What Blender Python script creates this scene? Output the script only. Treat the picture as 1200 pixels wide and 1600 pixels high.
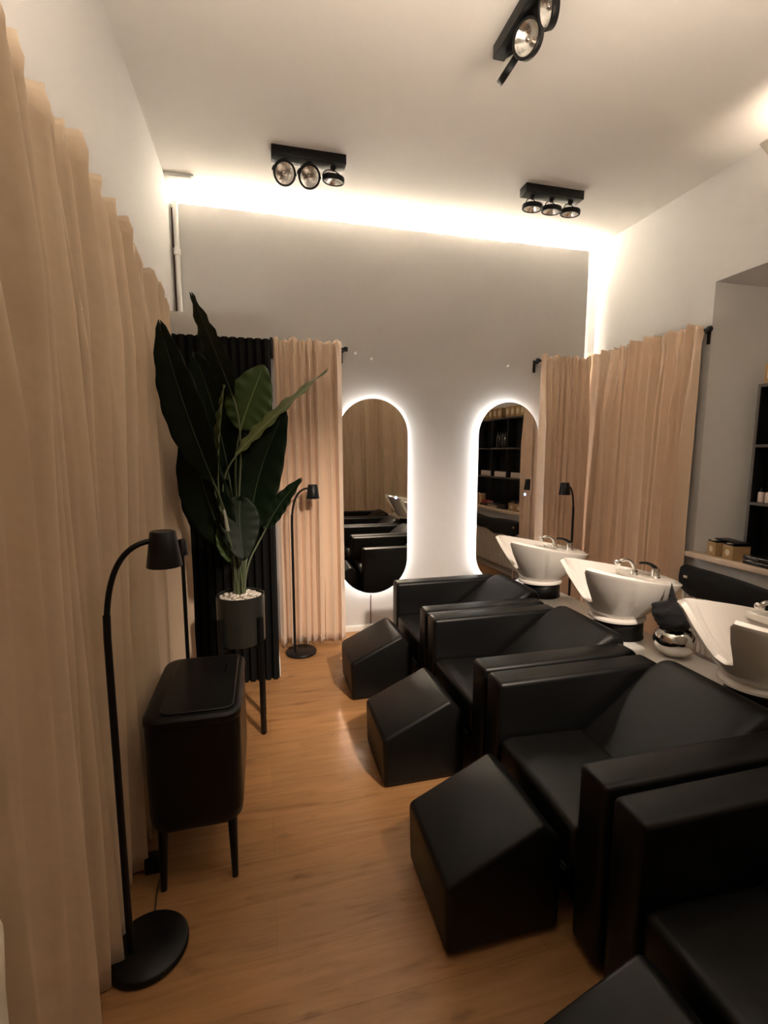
import bpy, bmesh, math, random
from mathutils import Vector, Matrix
random.seed(7)
PI = math.pi
SC = bpy.context.scene
COL = SC.collection
for o in list(bpy.data.objects):
    bpy.data.objects.remove(o)

# ------------------------------------------------------------------ camera
cd = bpy.data.cameras.new('camera')
cam = bpy.data.objects.new('camera', cd); COL.objects.link(cam)
cam.location = (0, 0, 1.45)
cam.rotation_euler = (math.radians(90 - 7.2), 0, math.radians(-14.2))
cd.sensor_fit = 'HORIZONTAL'; cd.sensor_width = 36; cd.lens = 750 / 1200 * 36
cd.clip_start = 0.02
SC.camera = cam

# ------------------------------------------------------------------ world, exposure, light levels
w = bpy.data.worlds.new('world'); SC.world = w; w.use_nodes = True
w.node_tree.nodes['Background'].inputs[0].default_value = (1, .8, .6, 1)
w.node_tree.nodes['Background'].inputs[1].default_value = 0.0
SC.view_settings.view_transform = 'Standard'; SC.view_settings.look = 'None'
SC.view_settings.gamma = 1; SC.view_settings.use_curve_mapping = False
SC.view_settings.exposure = 6.88
K = 1 / 32
P_MIRROR = 17.0 * K      # LED band strength behind the mirrors
P_COVE = 95.0 * K        # LED strip along the top of the lining wall
P_COVE_SIDE = 8.0 * K
P_SCONCE = 3.2 * K      # plaster wall uplighters (watts), the one beside the camera added
P_FILL = 10.0 * K  # added upward fill on the ceiling
P_SPOT = 210.0 * K  # added fill spot behind the camera, aimed down the room
C_MIRROR = (1, .97, .93); C_COVE = (1, .90, .74); C_SCONCE = (1, .85, .68); C_SPOT = (1, .83, .68)

def add_light(name, kind, loc, energy, color, rot=(0, 0, 0), **kw):
    d = bpy.data.lights.new(name, kind); d.energy = energy; d.color = color
    for k, v in kw.items(): setattr(d, k, v)
    o = bpy.data.objects.new(name, d); o.location = loc; o.rotation_euler = rot
    COL.objects.link(o); return o
# added fill with no fixture: one broad upward wash on the ceiling
add_light('ceiling_fill', 'AREA', (.75, 1.0, 2.25), P_FILL, C_SCONCE, rot=(PI, 0, 0), shape='RECTANGLE', size=2.0, size_y=.7)
_d = Vector((.8, 3.3, .0)) - Vector((1.3, -.36, 2.98))  # added spot that brightens the far curtains, basins and floor
add_light('far_end_fill', 'SPOT', (1.3, -.36, 2.98), P_SPOT, C_SPOT, rot=_d.to_track_quat('-Z', 'Y').to_euler(),
          spot_size=math.radians(46), spot_blend=1.0, shadow_soft_size=.12)
# plaster uplighters on the right wall (bodies built below); second one added for ambient light
SCONCES = [(2.73, 2.02), (2.73, -0.25)]
for sx, sy in SCONCES:
    add_light('uplighter_bulb', 'AREA', (sx, sy - .08, 2.99), P_SCONCE * (.35 if sy > 1 else 1.6), C_SCONCE, rot=(PI, math.radians(12), 0), size=.12)

# ------------------------------------------------------------------ materials
def mat(name, col, rough=.5, metal=0., spec=.5, coat=0., sheen=0., bump=None, var=None, emis=None):
    """bump=(scale, strength, distance) noise bump; var=(scale, amount) value variation"""
    m = bpy.data.materials.new(name); m.use_nodes = True
    nt = m.node_tree; b = nt.nodes['Principled BSDF']
    b.inputs['Base Color'].default_value = (*col, 1)
    b.inputs['Roughness'].default_value = rough
    b.inputs['Metallic'].default_value = metal
    b.inputs['Specular IOR Level'].default_value = spec
    b.inputs['Coat Weight'].default_value = coat
    b.inputs['Sheen Weight'].default_value = sheen
    tc = nt.nodes.new('ShaderNodeTexCoord')
    if var:
        n = nt.nodes.new('ShaderNodeTexNoise'); n.inputs['Scale'].default_value = var[0]
        n.inputs['Detail'].default_value = 5
        nt.links.new(tc.outputs['Object'], n.inputs['Vector'])
        r = nt.nodes.new('ShaderNodeMapRange')
        r.inputs['To Min'].default_value = 1 - var[1]; r.inputs['To Max'].default_value = 1 + var[1]
        nt.links.new(n.outputs['Fac'], r.inputs['Value'])
        mx = nt.nodes.new('ShaderNodeVectorMath'); mx.operation = 'SCALE'
        mx.inputs[0].default_value = col
        nt.links.new(r.outputs[0], mx.inputs['Scale'])
        nt.links.new(mx.outputs[0], b.inputs['Base Color'])
    if bump:
        n = nt.nodes.new('ShaderNodeTexNoise'); n.inputs['Scale'].default_value = bump[0]
        n.inputs['Detail'].default_value = 6
        nt.links.new(tc.outputs['Object'], n.inputs['Vector'])
        bp = nt.nodes.new('ShaderNodeBump'); bp.inputs['Strength'].default_value = bump[1]
        bp.inputs['Distance'].default_value = bump[2]
        nt.links.new(n.outputs['Fac'], bp.inputs['Height'])
        nt.links.new(bp.outputs[0], b.inputs['Normal'])
    if emis:
        b.inputs['Emission Color'].default_value = (*emis[0], 1)
        b.inputs['Emission Strength'].default_value = emis[1]
    return m

M = {}
M['wall'] = mat('wall_paint', (.58, .565, .55), .75, bump=(9, .12, .02), var=(3, .03))
M['ceiling'] = mat('ceiling_paint', (.78, .75, .71), .85, bump=(4, .15, .01))
M['plaster'] = mat('uplighter_plaster', (.62, .56, .48), .8)
M['trim'] = mat('white_trim', (.80, .78, .74), .4)
M['leather'] = mat('black_leather', (.003, .003, .003), .40, spec=.24, bump=(260, .12, .002))
M['leather2'] = mat('black_leather_soft', (.003, .003, .0028), .45, spec=.26, bump=(30, .12, .004))
M['blackmetal'] = mat('black_metal', (.004, .004, .0042), .40, spec=.3, bump=(300, .05, .001))
M['blackplastic'] = mat('black_plastic', (.004, .004, .0042), .36, spec=.3)
M['binmetal'] = mat('bin_black_metal', (.003, .003, .0038), .36, spec=.28, bump=(150, .03, .001))
M['slat'] = mat('black_slats', (.005, .005, .005), .7, spec=.15, var=(20, .2))
M['chrome'] = mat('chrome', (.85, .84, .82), .06, metal=1, var=(8, .03))
M['reflector'] = mat('lamp_reflector', (.88, .86, .83), .22, metal=1, bump=(35, .35, .01))
M['bulbcap'] = mat('bulb_cap', (.45, .40, .36), .2, metal=1, var=(40, .1))
M['frost'] = mat('lamp_back_glass', (.62, .62, .55), .3, var=(30, .1))
M['ceramic'] = mat('white_ceramic', (.78, .74, .69), .10, spec=.6, coat=.5, var=(5, .02))
M['gloss'] = mat('white_gloss_board', (.78, .75, .70), .12, spec=.6, var=(4, .02))
M['mirror'] = mat('mirror_glass', (.60, .57, .53), .015, metal=1, var=(1, .01))
M['mirroredge'] = mat('mirror_backing', (.10, .10, .10), .5)
M['led'] = mat('led_band', (.9, .9, .9), .5, emis=(C_MIRROR, P_MIRROR))
M['cove'] = mat('led_cove', (.9, .9, .9), .5, emis=(C_COVE, P_COVE))
M['coveside'] = mat('led_cove_side', (.9, .9, .9), .5, emis=(C_COVE, P_COVE_SIDE))
M['touch'] = mat('touch_ring_blue', (.1, .2, .5), .3, emis=((.12, .30, 1), 2.5 * K))
M['touchdot'] = mat('touch_dot_white', (.8, .9, 1), .3, emis=((.75, .88, 1), 3 * K))
M['leaf'] = mat('leaf_dark', (.004, .010, .003), .5, spec=.2, bump=(40, .2, .003), var=(6, .3))
M['leaflight'] = mat('leaf_green', (.045, .080, .018), .5, spec=.4, bump=(40, .2, .003), var=(8, .15))
M['leafolive'] = mat('leaf_olive', (.085, .10, .035), .45, spec=.4, bump=(90, .5, .004), var=(25, .35))
M['stem'] = mat('leaf_stem', (.10, .12, .06), .5, var=(20, .2))
M['stemdark'] = mat('leaf_midrib_dark', (.03, .05, .02), .5, var=(20, .2))
M['stempale'] = mat('leaf_midrib_pale', (.16, .21, .08), .5, var=(20, .2))
M['stub'] = mat('cut_stem', (.34, .34, .27), .5, var=(20, .1))
M['pebble'] = mat('white_pebble', (.62, .56, .49), .5, var=(12, .22), bump=(50, .2, .003))
M['soil'] = mat('dark_soil', (.02, .014, .01), .9, bump=(80, .6, .01))
M['pot'] = mat('grey_pot', (.022, .022, .018), .33, spec=.5, var=(10, .15))
M['radiator'] = mat('radiator_enamel', (.62, .58, .52), .35, var=(4, .03))
M['blackcloth'] = mat('black_cloth', (.006, .006, .007), .8, spec=.2, bump=(30, .4, .01), sheen=.1)
M['towel'] = mat('dark_towel', (.008, .008, .010), .75, spec=.25, bump=(90, .6, .01), sheen=.1)
M['stone'] = mat('sill_stone', (.66, .52, .40), .22, spec=.5, var=(14, .15))
M['kraft'] = mat('kraft_card', (.42, .27, .13), .6, var=(9, .12))
M['kraftpale'] = mat('pale_label', (.70, .60, .46), .4, var=(9, .05))
M['jar'] = mat('pink_white_jar', (.72, .60, .55), .35, var=(9, .05))
M['shelfblack'] = mat('shelf_black', (.008, .008, .009), .4, spec=.35, var=(9, .1))
M['shelfedge'] = mat('shelf_front_edge', (.085, .072, .06), .45, var=(9, .1))
M['darkglass'] = mat('dark_case', (.02, .022, .018), .15, spec=.6, var=(30, .2))
M['candle'] = mat('tan_candle', (.46, .32, .18), .5, var=(9, .1))
M['red'] = mat('red_cover', (.30, .03, .03), .5, var=(9, .1))
M['page'] = mat('book_paper', (.6, .55, .45), .7, var=(60, .1))
M['rubber'] = mat('brown_cord', (.10, .035, .02), .5, var=(9, .1))
M['cordblack'] = mat('black_cord', (.01, .01, .01), .5, var=(9, .1))
M['vase'] = mat('cream_glaze', (.66, .58, .46), .35, var=(5, .05))
M['vasein'] = mat('brown_inside', (.20, .10, .04), .6, var=(5, .1))

def curtain_mat(name, col, rough=.5):
    m = mat(name, col, rough, spec=.35, sheen=.25)
    nt = m.node_tree; b = nt.nodes['Principled BSDF']
    tc = nt.nodes.new('ShaderNodeTexCoord'); mp = nt.nodes.new('ShaderNodeMapping')
    mp.inputs['Scale'].default_value = (420, 420, 420)
    nt.links.new(tc.outputs['Object'], mp.inputs[0])
    n = nt.nodes.new('ShaderNodeTexNoise'); n.inputs['Scale'].default_value = 1; n.inputs['Detail'].default_value = 2
    nt.links.new(mp.outputs[0], n.inputs['Vector'])
    n2 = nt.nodes.new('ShaderNodeTexNoise'); n2.inputs['Scale'].default_value = 7; n2.inputs['Detail'].default_value = 3
    nt.links.new(tc.outputs['Object'], n2.inputs['Vector'])
    b1 = nt.nodes.new('ShaderNodeBump'); b1.inputs['Strength'].default_value = .15; b1.inputs['Distance'].default_value = .001
    nt.links.new(n.outputs['Fac'], b1.inputs['Height'])
    b2 = nt.nodes.new('ShaderNodeBump'); b2.inputs['Strength'].default_value = .35; b2.inputs['Distance'].default_value = .02
    nt.links.new(n2.outputs['Fac'], b2.inputs['Height']); nt.links.new(b1.outputs[0], b2.inputs['Normal'])
    nt.links.new(b2.outputs[0], b.inputs['Normal'])
    return m
M['curtain'] = curtain_mat('beige_velvet', (.68, .535, .39))
M['curtain_satin'] = curtain_mat('beige_satin', (.78, .585, .435), .30)

def floor_mat():
    m = bpy.data.materials.new('oak_planks'); m.use_nodes = True
    nt = m.node_tree; b = nt.nodes['Principled BSDF']; L = nt.links
    tc = nt.nodes.new('ShaderNodeTexCoord')
    br = nt.nodes.new('ShaderNodeTexBrick')
    br.inputs['Scale'].default_value = 1; br.inputs['Brick Width'].default_value = 1.22
    br.inputs['Row Height'].default_value = .18; br.inputs['Mortar Size'].default_value = .0012
    br.inputs['Mortar Smooth'].default_value = .1; br.inputs['Bias'].default_value = 0
    br.offset = .37
    br.inputs['Color1'].default_value = (.92, .92, .92, 1); br.inputs['Color2'].default_value = (1.06, 1.04, 1.0, 1)
    br.inputs['Mortar'].default_value = (.78, .74, .70, 1)
    L.new(tc.outputs['Object'], br.inputs['Vector'])
    mp = nt.nodes.new('ShaderNodeMapping'); mp.inputs['Scale'].default_value = (1.6, 17, 1)
    L.new(tc.outputs['Object'], mp.inputs[0])
    n = nt.nodes.new('ShaderNodeTexNoise'); n.inputs['Scale'].default_value = 1.6; n.inputs['Detail'].default_value = 8
    n.inputs['Roughness'].default_value = .62; n.inputs['Distortion'].default_value = .8
    L.new(mp.outputs[0], n.inputs['Vector'])
    cr = nt.nodes.new('ShaderNodeValToRGB')
    e = cr.color_ramp.elements
    e[0].position = .26; e[0].color = (.19, .085, .030, 1)
    e[1].position = .62; e[1].color = (.38, .195, .080, 1)
    e2 = cr.color_ramp.elements.new(.42); e2.color = (.31, .155, .060, 1)
    L.new(n.outputs['Fac'], cr.inputs[0])
    # knots
    mp2 = nt.nodes.new('ShaderNodeMapping'); mp2.inputs['Scale'].default_value = (2.2, 6, 1)
    L.new(tc.outputs['Object'], mp2.inputs[0])
    n3 = nt.nodes.new('ShaderNodeTexNoise'); n3.inputs['Scale'].default_value = 2.4; n3.inputs['Detail'].default_value = 3
    L.new(mp2.outputs[0], n3.inputs['Vector'])
    r3 = nt.nodes.new('ShaderNodeMapRange'); r3.inputs['From Min'].default_value = .62; r3.inputs['From Max'].default_value = .76
    r3.inputs['To Min'].default_value = 1; r3.inputs['To Max'].default_value = .55
    L.new(n3.outputs['Fac'], r3.inputs['Value'])
    mx = nt.nodes.new('ShaderNodeMix'); mx.data_type = 'RGBA'; mx.blend_type = 'MULTIPLY'; mx.inputs[0].default_value = 1
    L.new(cr.outputs[0], mx.inputs[6]); L.new(br.outputs['Color'], mx.inputs[7])
    mv = nt.nodes.new('ShaderNodeVectorMath'); mv.operation = 'SCALE'
    L.new(mx.outputs[2], mv.inputs[0]); L.new(r3.outputs[0], mv.inputs['Scale'])
    L.new(mv.outputs[0], b.inputs['Base Color'])
    b.inputs['Roughness'].default_value = .42; b.inputs['Specular IOR Level'].default_value = .4
    bp = nt.nodes.new('ShaderNodeBump'); bp.inputs['Strength'].default_value = .25; bp.inputs['Distance'].default_value = .002
    L.new(n.outputs['Fac'], bp.inputs['Height']); L.new(bp.outputs[0], b.inputs['Normal'])
    return m
M['floor'] = floor_mat()

# ------------------------------------------------------------------ mesh helpers
class MB:
    def __init__(s): s.v = []; s.f = []
    def add(s, vs, fs):
        n = len(s.v); s.v += [tuple(p) for p in vs]; s.f += [tuple(i + n for i in f) for f in fs]; return s
    def build(s, name, m, parent=None, smooth=True, angle=35):
        me = bpy.data.meshes.new(name); me.from_pydata(s.v, [], s.f); me.validate()
        bm = bmesh.new(); bm.from_mesh(me); bmesh.ops.recalc_face_normals(bm, faces=bm.faces); bm.to_mesh(me); bm.free()
        me.materials.append(M[m] if isinstance(m, str) else m)
        if smooth:
            me.shade_smooth(); me.set_sharp_from_angle(angle=math.radians(angle))
        o = bpy.data.objects.new(name, me); COL.objects.link(o)
        if parent: o.parent = parent
        return o
    def box(s, x0, x1, y0, y1, z0, z1, bev=0, seg=2, mtx=None):
        bm = bmesh.new(); bmesh.ops.create_cube(bm, size=1)
        for v in bm.verts:
            v.co = Vector(((x0 + x1) / 2 + v.co.x * (x1 - x0), (y0 + y1) / 2 + v.co.y * (y1 - y0), (z0 + z1) / 2 + v.co.z * (z1 - z0)))
        if bev: bmesh.ops.bevel(bm, geom=bm.edges[:], offset=bev, segments=seg, profile=.5, affect='EDGES')
        return s._bm(bm, mtx)
    def _bm(s, bm, mtx=None):
        bm.verts.index_update()
        vs = [(mtx @ v.co) if mtx else v.co.copy() for v in bm.verts]
        fs = [[v.index for v in f.verts] for f in bm.faces]
        bm.free(); return s.add(vs, fs)
    def prism(s, poly, y0, y1, bev=0, seg=3, axis='y'):
        """poly of (x, z) extruded along y (or of (x, y) extruded along z)"""
        bm = bmesh.new()
        mk = (lambda a, b, t: (a, t, b)) if axis == 'y' else ((lambda a, b, t: (a, b, t)) if axis == 'z' else (lambda a, b, t: (t, a, b)))
        a = [bm.verts.new(mk(p[0], p[1], y0)) for p in poly]; b = [bm.verts.new(mk(p[0], p[1], y1)) for p in poly]
        bm.faces.new(a); bm.faces.new(b[::-1]); n = len(poly)
        for i in range(n): bm.faces.new((a[i], b[i], b[(i + 1) % n], a[(i + 1) % n]))
        bmesh.ops.recalc_face_normals(bm, faces=bm.faces)
        if bev: bmesh.ops.bevel(bm, geom=bm.edges[:], offset=bev, segments=seg, profile=.5, affect='EDGES')
        return s._bm(bm)
    def lathe(s, prof, n=32, c=(0, 0, 0), mtx=None, closed=False):
        vs = []; fs = []
        k = len(prof)
        for i in range(n):
            a = 2 * PI * i / n
            for r, z in prof:
                p = Vector((r * math.cos(a), r * math.sin(a), z))
                if mtx: p = mtx @ p
                vs.append(p + Vector(c))
        for i in range(n):
            j = (i + 1) % n
            for q in range(k - 1):
                fs.append((i * k + q, j * k + q, j * k + q + 1, i * k + q + 1))
            if closed: fs.append((i * k + k - 1, j * k + k - 1, j * k, i * k))
        return s.add(vs, fs)
    def tube(s, pts, r, n=10, caps=True):
        pts = [Vector(p) for p in pts]; rr = r if isinstance(r, (list, tuple)) else [r] * len(pts)
        vs = []; fs = []; up = None
        for i, p in enumerate(pts):
            t = (pts[min(i + 1, len(pts) - 1)] - pts[max(i - 1, 0)]).normalized()
            if up is None: up = Vector((0, 0, 1)) if abs(t.z) < .9 else Vector((1, 0, 0))
            a = t.cross(up).normalized(); b = a.cross(t).normalized(); up = b
            for k in range(n):
                an = 2 * PI * k / n; vs.append(p + (a * math.cos(an) + b * math.sin(an)) * rr[i])
        for i in range(len(pts) - 1):
            for k in range(n):
                fs.append((i * n + k, i * n + (k + 1) % n, (i + 1) * n + (k + 1) % n, (i + 1) * n + k))
        if caps: fs.append(tuple(range(n))[::-1]); fs.append(tuple((len(pts) - 1) * n + k for k in range(n)))
        return s.add(vs, fs)

def bez(p, n=12):
    """quadratic/cubic bezier sample"""
    p = [Vector(q) for q in p]; out = []
    for i in range(n + 1):
        t = i / n; q = p[:]
        while len(q) > 1: q = [q[j].lerp(q[j + 1], t) for j in range(len(q) - 1)]
        out.append(q[0])
    return out
def thru(b, m, t, n=14):
    b, m, t = Vector(b), Vector(m), Vector(t); return bez([b, m * 2 - (b + t) / 2, t], n)

def tag(o, label, cat, group=None, kind=None):
    o['label'] = label; o['category'] = cat
    if group: o['group'] = group
    if kind: o['kind'] = kind
    return o
def thing(name, label, cat, loc=(0, 0, 0), group=None, rotz=0):
    o = bpy.data.objects.new(name, None); COL.objects.link(o); o.location = loc; o.rotation_euler = (0, 0, rotz)
    o.empty_display_size = .1
    return tag(o, label, cat, group)
def dup(root, loc, label, rotz=None):
    def cp(o, par):
        c = o.copy(); COL.objects.link(c); c.parent = par
        for ch in list(o.children): cp(ch, c)
        return c
    r = cp(root, None); r.location = loc; r['label'] = label
    if rotz is not None: r.rotation_euler = (0, 0, rotz)
    return r
def struct(name, mb, m, label=None, **kw):
    o = mb.build(name, m, **kw); o['kind'] = 'structure'
    if label: o['label'] = label
    return o

# ------------------------------------------------------------------ room shell
XL, XR, YB, YF, ZC = -.548, 2.86, 3.78, -1.35, 3.20
NX = 3.12                      # back plane of the niche
struct('floor', MB().box(XL - .1, NX + .2, YF - .1, YB + .1, -.1, 0), 'floor', 'orange oak plank floor')
struct('ceiling', MB().box(XL - .1, NX + .2, YF - .1, YB + .1, ZC, ZC + .1), 'ceiling', 'plain warm white ceiling')
struct('wall_left', MB().box(XL - .1, XL, YF - .1, YB + .1, 0, ZC), 'wall', 'white wall behind the long beige curtains')
struct('wall_back', MB().box(XL, NX + .2, YB, YB + .1, 0, ZC), 'wall', 'true rear wall behind the lining wall')
struct('wall_front', MB().box(XL, NX + .2, YF - .1, YF, 0, ZC), 'wall', 'wall behind the camera')
# lining wall with the mirrors, short of the ceiling and of the right wall
lw = struct('wall_far', MB().box(XL, 2.70, 3.69, 3.715, 0, 3.105), 'wall', 'white lining wall carrying the two lit mirrors')
# right wall with a splayed niche
NY0, NY1 = 1.15, 2.62
SZ, TZ = .77, 2.53
wr = MB()
wr.box(XR, NX + .2, NY1 + .0, YB, 0, ZC)                      # beyond the niche, splay cut added below
wr.box(XR, NX + .2, YF, NY0, 0, ZC)
wr.box(XR, NX + .2, NY0, NY1, TZ, ZC)
wr.box(XR, NX + .2, NY0, NY1, 0, SZ - .035)
wr.box(NX, NX + .2, NY0, NY1, SZ - .035, TZ)
wr.add([(XR + .0005, NY1, SZ - .03), (NX, NY1 - .22, SZ - .03), (NX, NY1, SZ - .03), (XR + .0005, NY1, TZ), (NX, NY1 - .22, TZ), (NX, NY1, TZ)],
       [(0, 1, 4, 3), (0, 2, 1), (3, 4, 5), (1, 2, 5, 4), (0, 3, 5, 2)])
wr.add([(XR + .0005, NY0, SZ - .03), (NX, NY0 + .15, SZ - .03), (NX, NY0, SZ - .03), (XR + .0005, NY0, TZ), (NX, NY0 + .15, TZ), (NX, NY0, TZ)],
       [(0, 1, 4, 3), (0, 2, 1), (3, 4, 5), (1, 2, 5, 4), (0, 3, 5, 2)])
# sloping soffit wedge
wr.add([(XR + .0005, NY0, TZ), (XR + .0005, NY1, TZ), (NX, NY0, TZ - .09), (NX, NY1, TZ - .09), (NX, NY0, TZ), (NX, NY1, TZ)],
       [(0, 1, 3, 2), (2, 3, 5, 4), (0, 2, 4), (1, 5, 3), (0, 4, 5, 1)])
struct('wall_right', wr, 'wall', 'white right wall with a deep splayed niche', smooth=False)
sl = MB(); sl.prism([(2.805, NY0 - .02), (2.805, NY1 + .02), (XR, NY1 + .02), (NX, NY1 - .20), (NX, NY0 + .13), (XR, NY0 - .02)], SZ - .035, SZ, bev=.004, axis='z')
struct('trim_1', sl, 'stone', 'polished beige stone sill under the niche')
struct('baseboard_back', MB().box(.56, 2.70, 3.678, 3.69, 0, .05, .003), 'trim', 'low white baseboard under the mirrors')
# white built-out column at the left of the mirror wall
struct('wall_column', MB().box(XL, .066, 3.03, 3.69, 0, 2.234), 'wall', 'white boxed-out column behind the black slatted panel', smooth=False)
struct('baseboard_column', MB().box(.066, .076, 3.03, 3.69, 0, .09, .002), 'trim', 'white baseboard on the side of the column')
ap = thing('access_panel', 'square white access hatch in the ceiling corner above the pipe', 'hatch', (-.455, 3.575, ZC))
ap['kind'] = 'structure'
q = MB(); q.box(-.09, .09, -.08, .08, -.012, 0, .003); q.build('hatch_frame', 'ceiling', ap)
q = MB(); q.box(-.07, .07, -.062, .062, -.017, -.0125, .002); q.build('hatch_door', 'trim', ap)

# LED strips on the rear edge of the lining wall
st = MB().box(XL + .04, 2.66, 3.722, 3.734, 3.078, 3.088)
tag(st.build('led_strip', 'cove'), 'warm LED strip hidden along the top of the mirror wall', 'light strip')
st = MB().box(2.668, 2.682, 3.7155, 3.727, .1, 3.06)
tag(st.build('led_strip', 'coveside'), 'warm LED strip hidden down the right edge of the mirror wall', 'light strip')

# pipe in the left corner
pp = MB(); pp.tube([(-.508, 3.655, 2.236), (-.508, 3.655, 3.10)], .017, 14)
p0 = thing('heating_pipe', 'white vertical pipe in the corner above the slatted panel', 'pipe', (0, 0, 0))
pp.build('pipe', 'trim', p0)
pp = MB(); pp.tube([(-.508, 3.655, 2.76), (-.508, 3.655, 2.80)], .024, 14); pp.build('coupling', 'trim', p0)
pp = MB(); pp.tube([(-.532, 3.668, 2.236), (-.532, 3.668, 3.06)], .006, 8); pp.build('cable', 'rubber', p0)

# ------------------------------------------------------------------ slatted panel
def slat_panel():
    x0, x1, n = XL + .012, .070, 13
    pts = []; p = (x1 - x0) / n
    for i in range(n):
        a = x0 + i * p
        for u, d in ((0, 0), (.10, .004), (.16, .020), (.26, .026), (.70, .026), (.80, .020), (.86, .004), (.96, 0)):
            pts.append((a + u * p, 3.028 - .004 - d))
    pts.append((x1, 3.024))
    mb = MB(); vs = []; fs = []
    zs = (.0, 2.106)
    for z in zs:
        for q in pts: vs.append((q[0], q[1], z))
    k = len(pts)
    for i in range(k - 1): fs.append((i, i + 1, k + i + 1, k + i))
    # back, sides, top
    for z in zs: vs += [(x0, 3.029, z), (x1, 3.029, z)]
    b0, b1, t0, t1 = 2 * k, 2 * k + 1, 2 * k + 2, 2 * k + 3
    fs += [(b0, t0, t1, b1), (0, k, t0, b0), (k - 1, b1, t1, 2 * k - 1)]
    fs.append(tuple([k + i for i in range(k)] + [t1, t0])); fs.append(tuple([i for i in range(k)][::-1] + [b0, b1]))
    mb.add(vs, fs)
    o = mb.build('slat_panel', 'slat', smooth=True, angle=40)
    tag(o, 'tall black vertical slatted wall panel behind the potted plant', 'wall panel')
slat_panel()

# ------------------------------------------------------------------ curtains
def curtain(name, A, B, z0, z1, nrm, label, group, pitch=.10, depth=.055, sharp=1.5, m='curtain', seed=1, parts=None, hem_out=0., wave=0., toplow=0.):
    """gathered curtain from A to B (xy), nrm = direction into the room"""
    rnd = random.Random(seed)
    A = Vector((*A, 0)); B = Vector((*B, 0)); L = (B - A).length; T = (B - A) / L; N = Vector((*nrm, 0))
    nf = max(3, int(L / pitch))
    wid = [rnd.uniform(.62, 1.42) for _ in range(nf)]; sw = sum(wid); wid = [a / sw * L for a in wid]
    widb = [a * rnd.uniform(.75, 1.3) for a in wid]; sb = sum(widb); widb = [a / sb * L for a in widb]
    dep = [rnd.uniform(.65, 1.15) for _ in range(nf)]; depb = [rnd.uniform(.7, 1.15) for _ in range(nf)]
    lean = [rnd.uniform(-.5, .5) for _ in range(nf)]
    crk = [rnd.uniform(.0, 1) for _ in range(nf)]; split = [rnd.random() < .30 for _ in range(nf)]
    ct = [0]; cb = [0]
    for a, b in zip(wid, widb): ct.append(ct[-1] + a); cb.append(cb[-1] + b)
    S = 16; ZN = 44
    vs = []; fs = []; cols = nf * S + 1
    for iz in range(ZN + 1):
        v = iz / ZN; vv = 1 - (1 - v) ** 1.0
        z = z1 - (z1 - z0) * (v ** 1.25)
        k = min(1, max(0, (v ** 1.25) * 1.15)); k = k * k * (3 - 2 * k)      # 0 top, 1 bottom
        zt = (z1 - z)
        head = max(0, 1 - zt / .09)                                          # header band
        for c in range(cols):
            i = min(c // S, nf - 1); u = (c - i * S) / S
            a0 = ct[i] * (1 - k) + cb[i] * k; a1 = ct[i + 1] * (1 - k) + cb[i + 1] * k
            ph = u * 2 * PI
            h = .5 - .5 * math.cos(ph); h = h ** (sharp + .9 * crk[i]); h += .07 * math.sin(ph * 2 + 5 * crk[i]) * min(1, h * 3)
            dd = depth * (dep[i] * (1 - k) + depb[i] * k) * (.62 + .38 * min(1, zt / .5))
            off = dd * h
            if split[i]:                                                     # extra small pleat near the top
                kk = max(0, 1 - zt / (.35 + .5 * crk[i]))
                off -= dd * .75 * kk * math.exp(-((u - .5) / .13) ** 2)
            # pinched throat just below the header
            off += .012 * math.exp(-((zt - .055) / .03) ** 2) * math.sin(ph * 2 + 6 * crk[i])
            s = a0 + (a1 - a0) * u + (a1 - a0) * (.30 * h * lean[i] * 1.5 - .07 * math.sin(ph * 2))
            s += wave * math.sin(3.1 * (1 - v) + i * .7) * k * .01
            off += .012 * math.sin(z * 2.3 + i * 1.9 + seed) * k + hem_out * k * k
            zz = z
            if iz == 0: zz = z1 + .012 * (h - .4) + .010 * math.sin(i * 2.7 + seed) + toplow * s / L
            elif zt < .3: zz = z + (.012 * (h - .4) + .010 * math.sin(i * 2.7 + seed) + toplow * s / L) * (1 - zt / .3)
            if iz == ZN: zz = z0 + .006 * math.sin(c * .3 + seed)
            p = A + T * min(max(s, 0), L) + N * off
            vs.append((p.x, p.y, max(zz, .003)))
    for iz in range(ZN):
        for c in range(cols - 1):
            q = iz * cols + c; fs.append((q, q + 1, q + cols + 1, q + cols))
    me = MB().add(vs, fs)
    t = thing(name, label, 'curtain', (0, 0, 0), group)
    o = me.build('curtain_panel', m, t, angle=75)
    md = o.modifiers.new('cloth', 'SOLIDIFY'); md.thickness = .003
    return t

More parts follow.
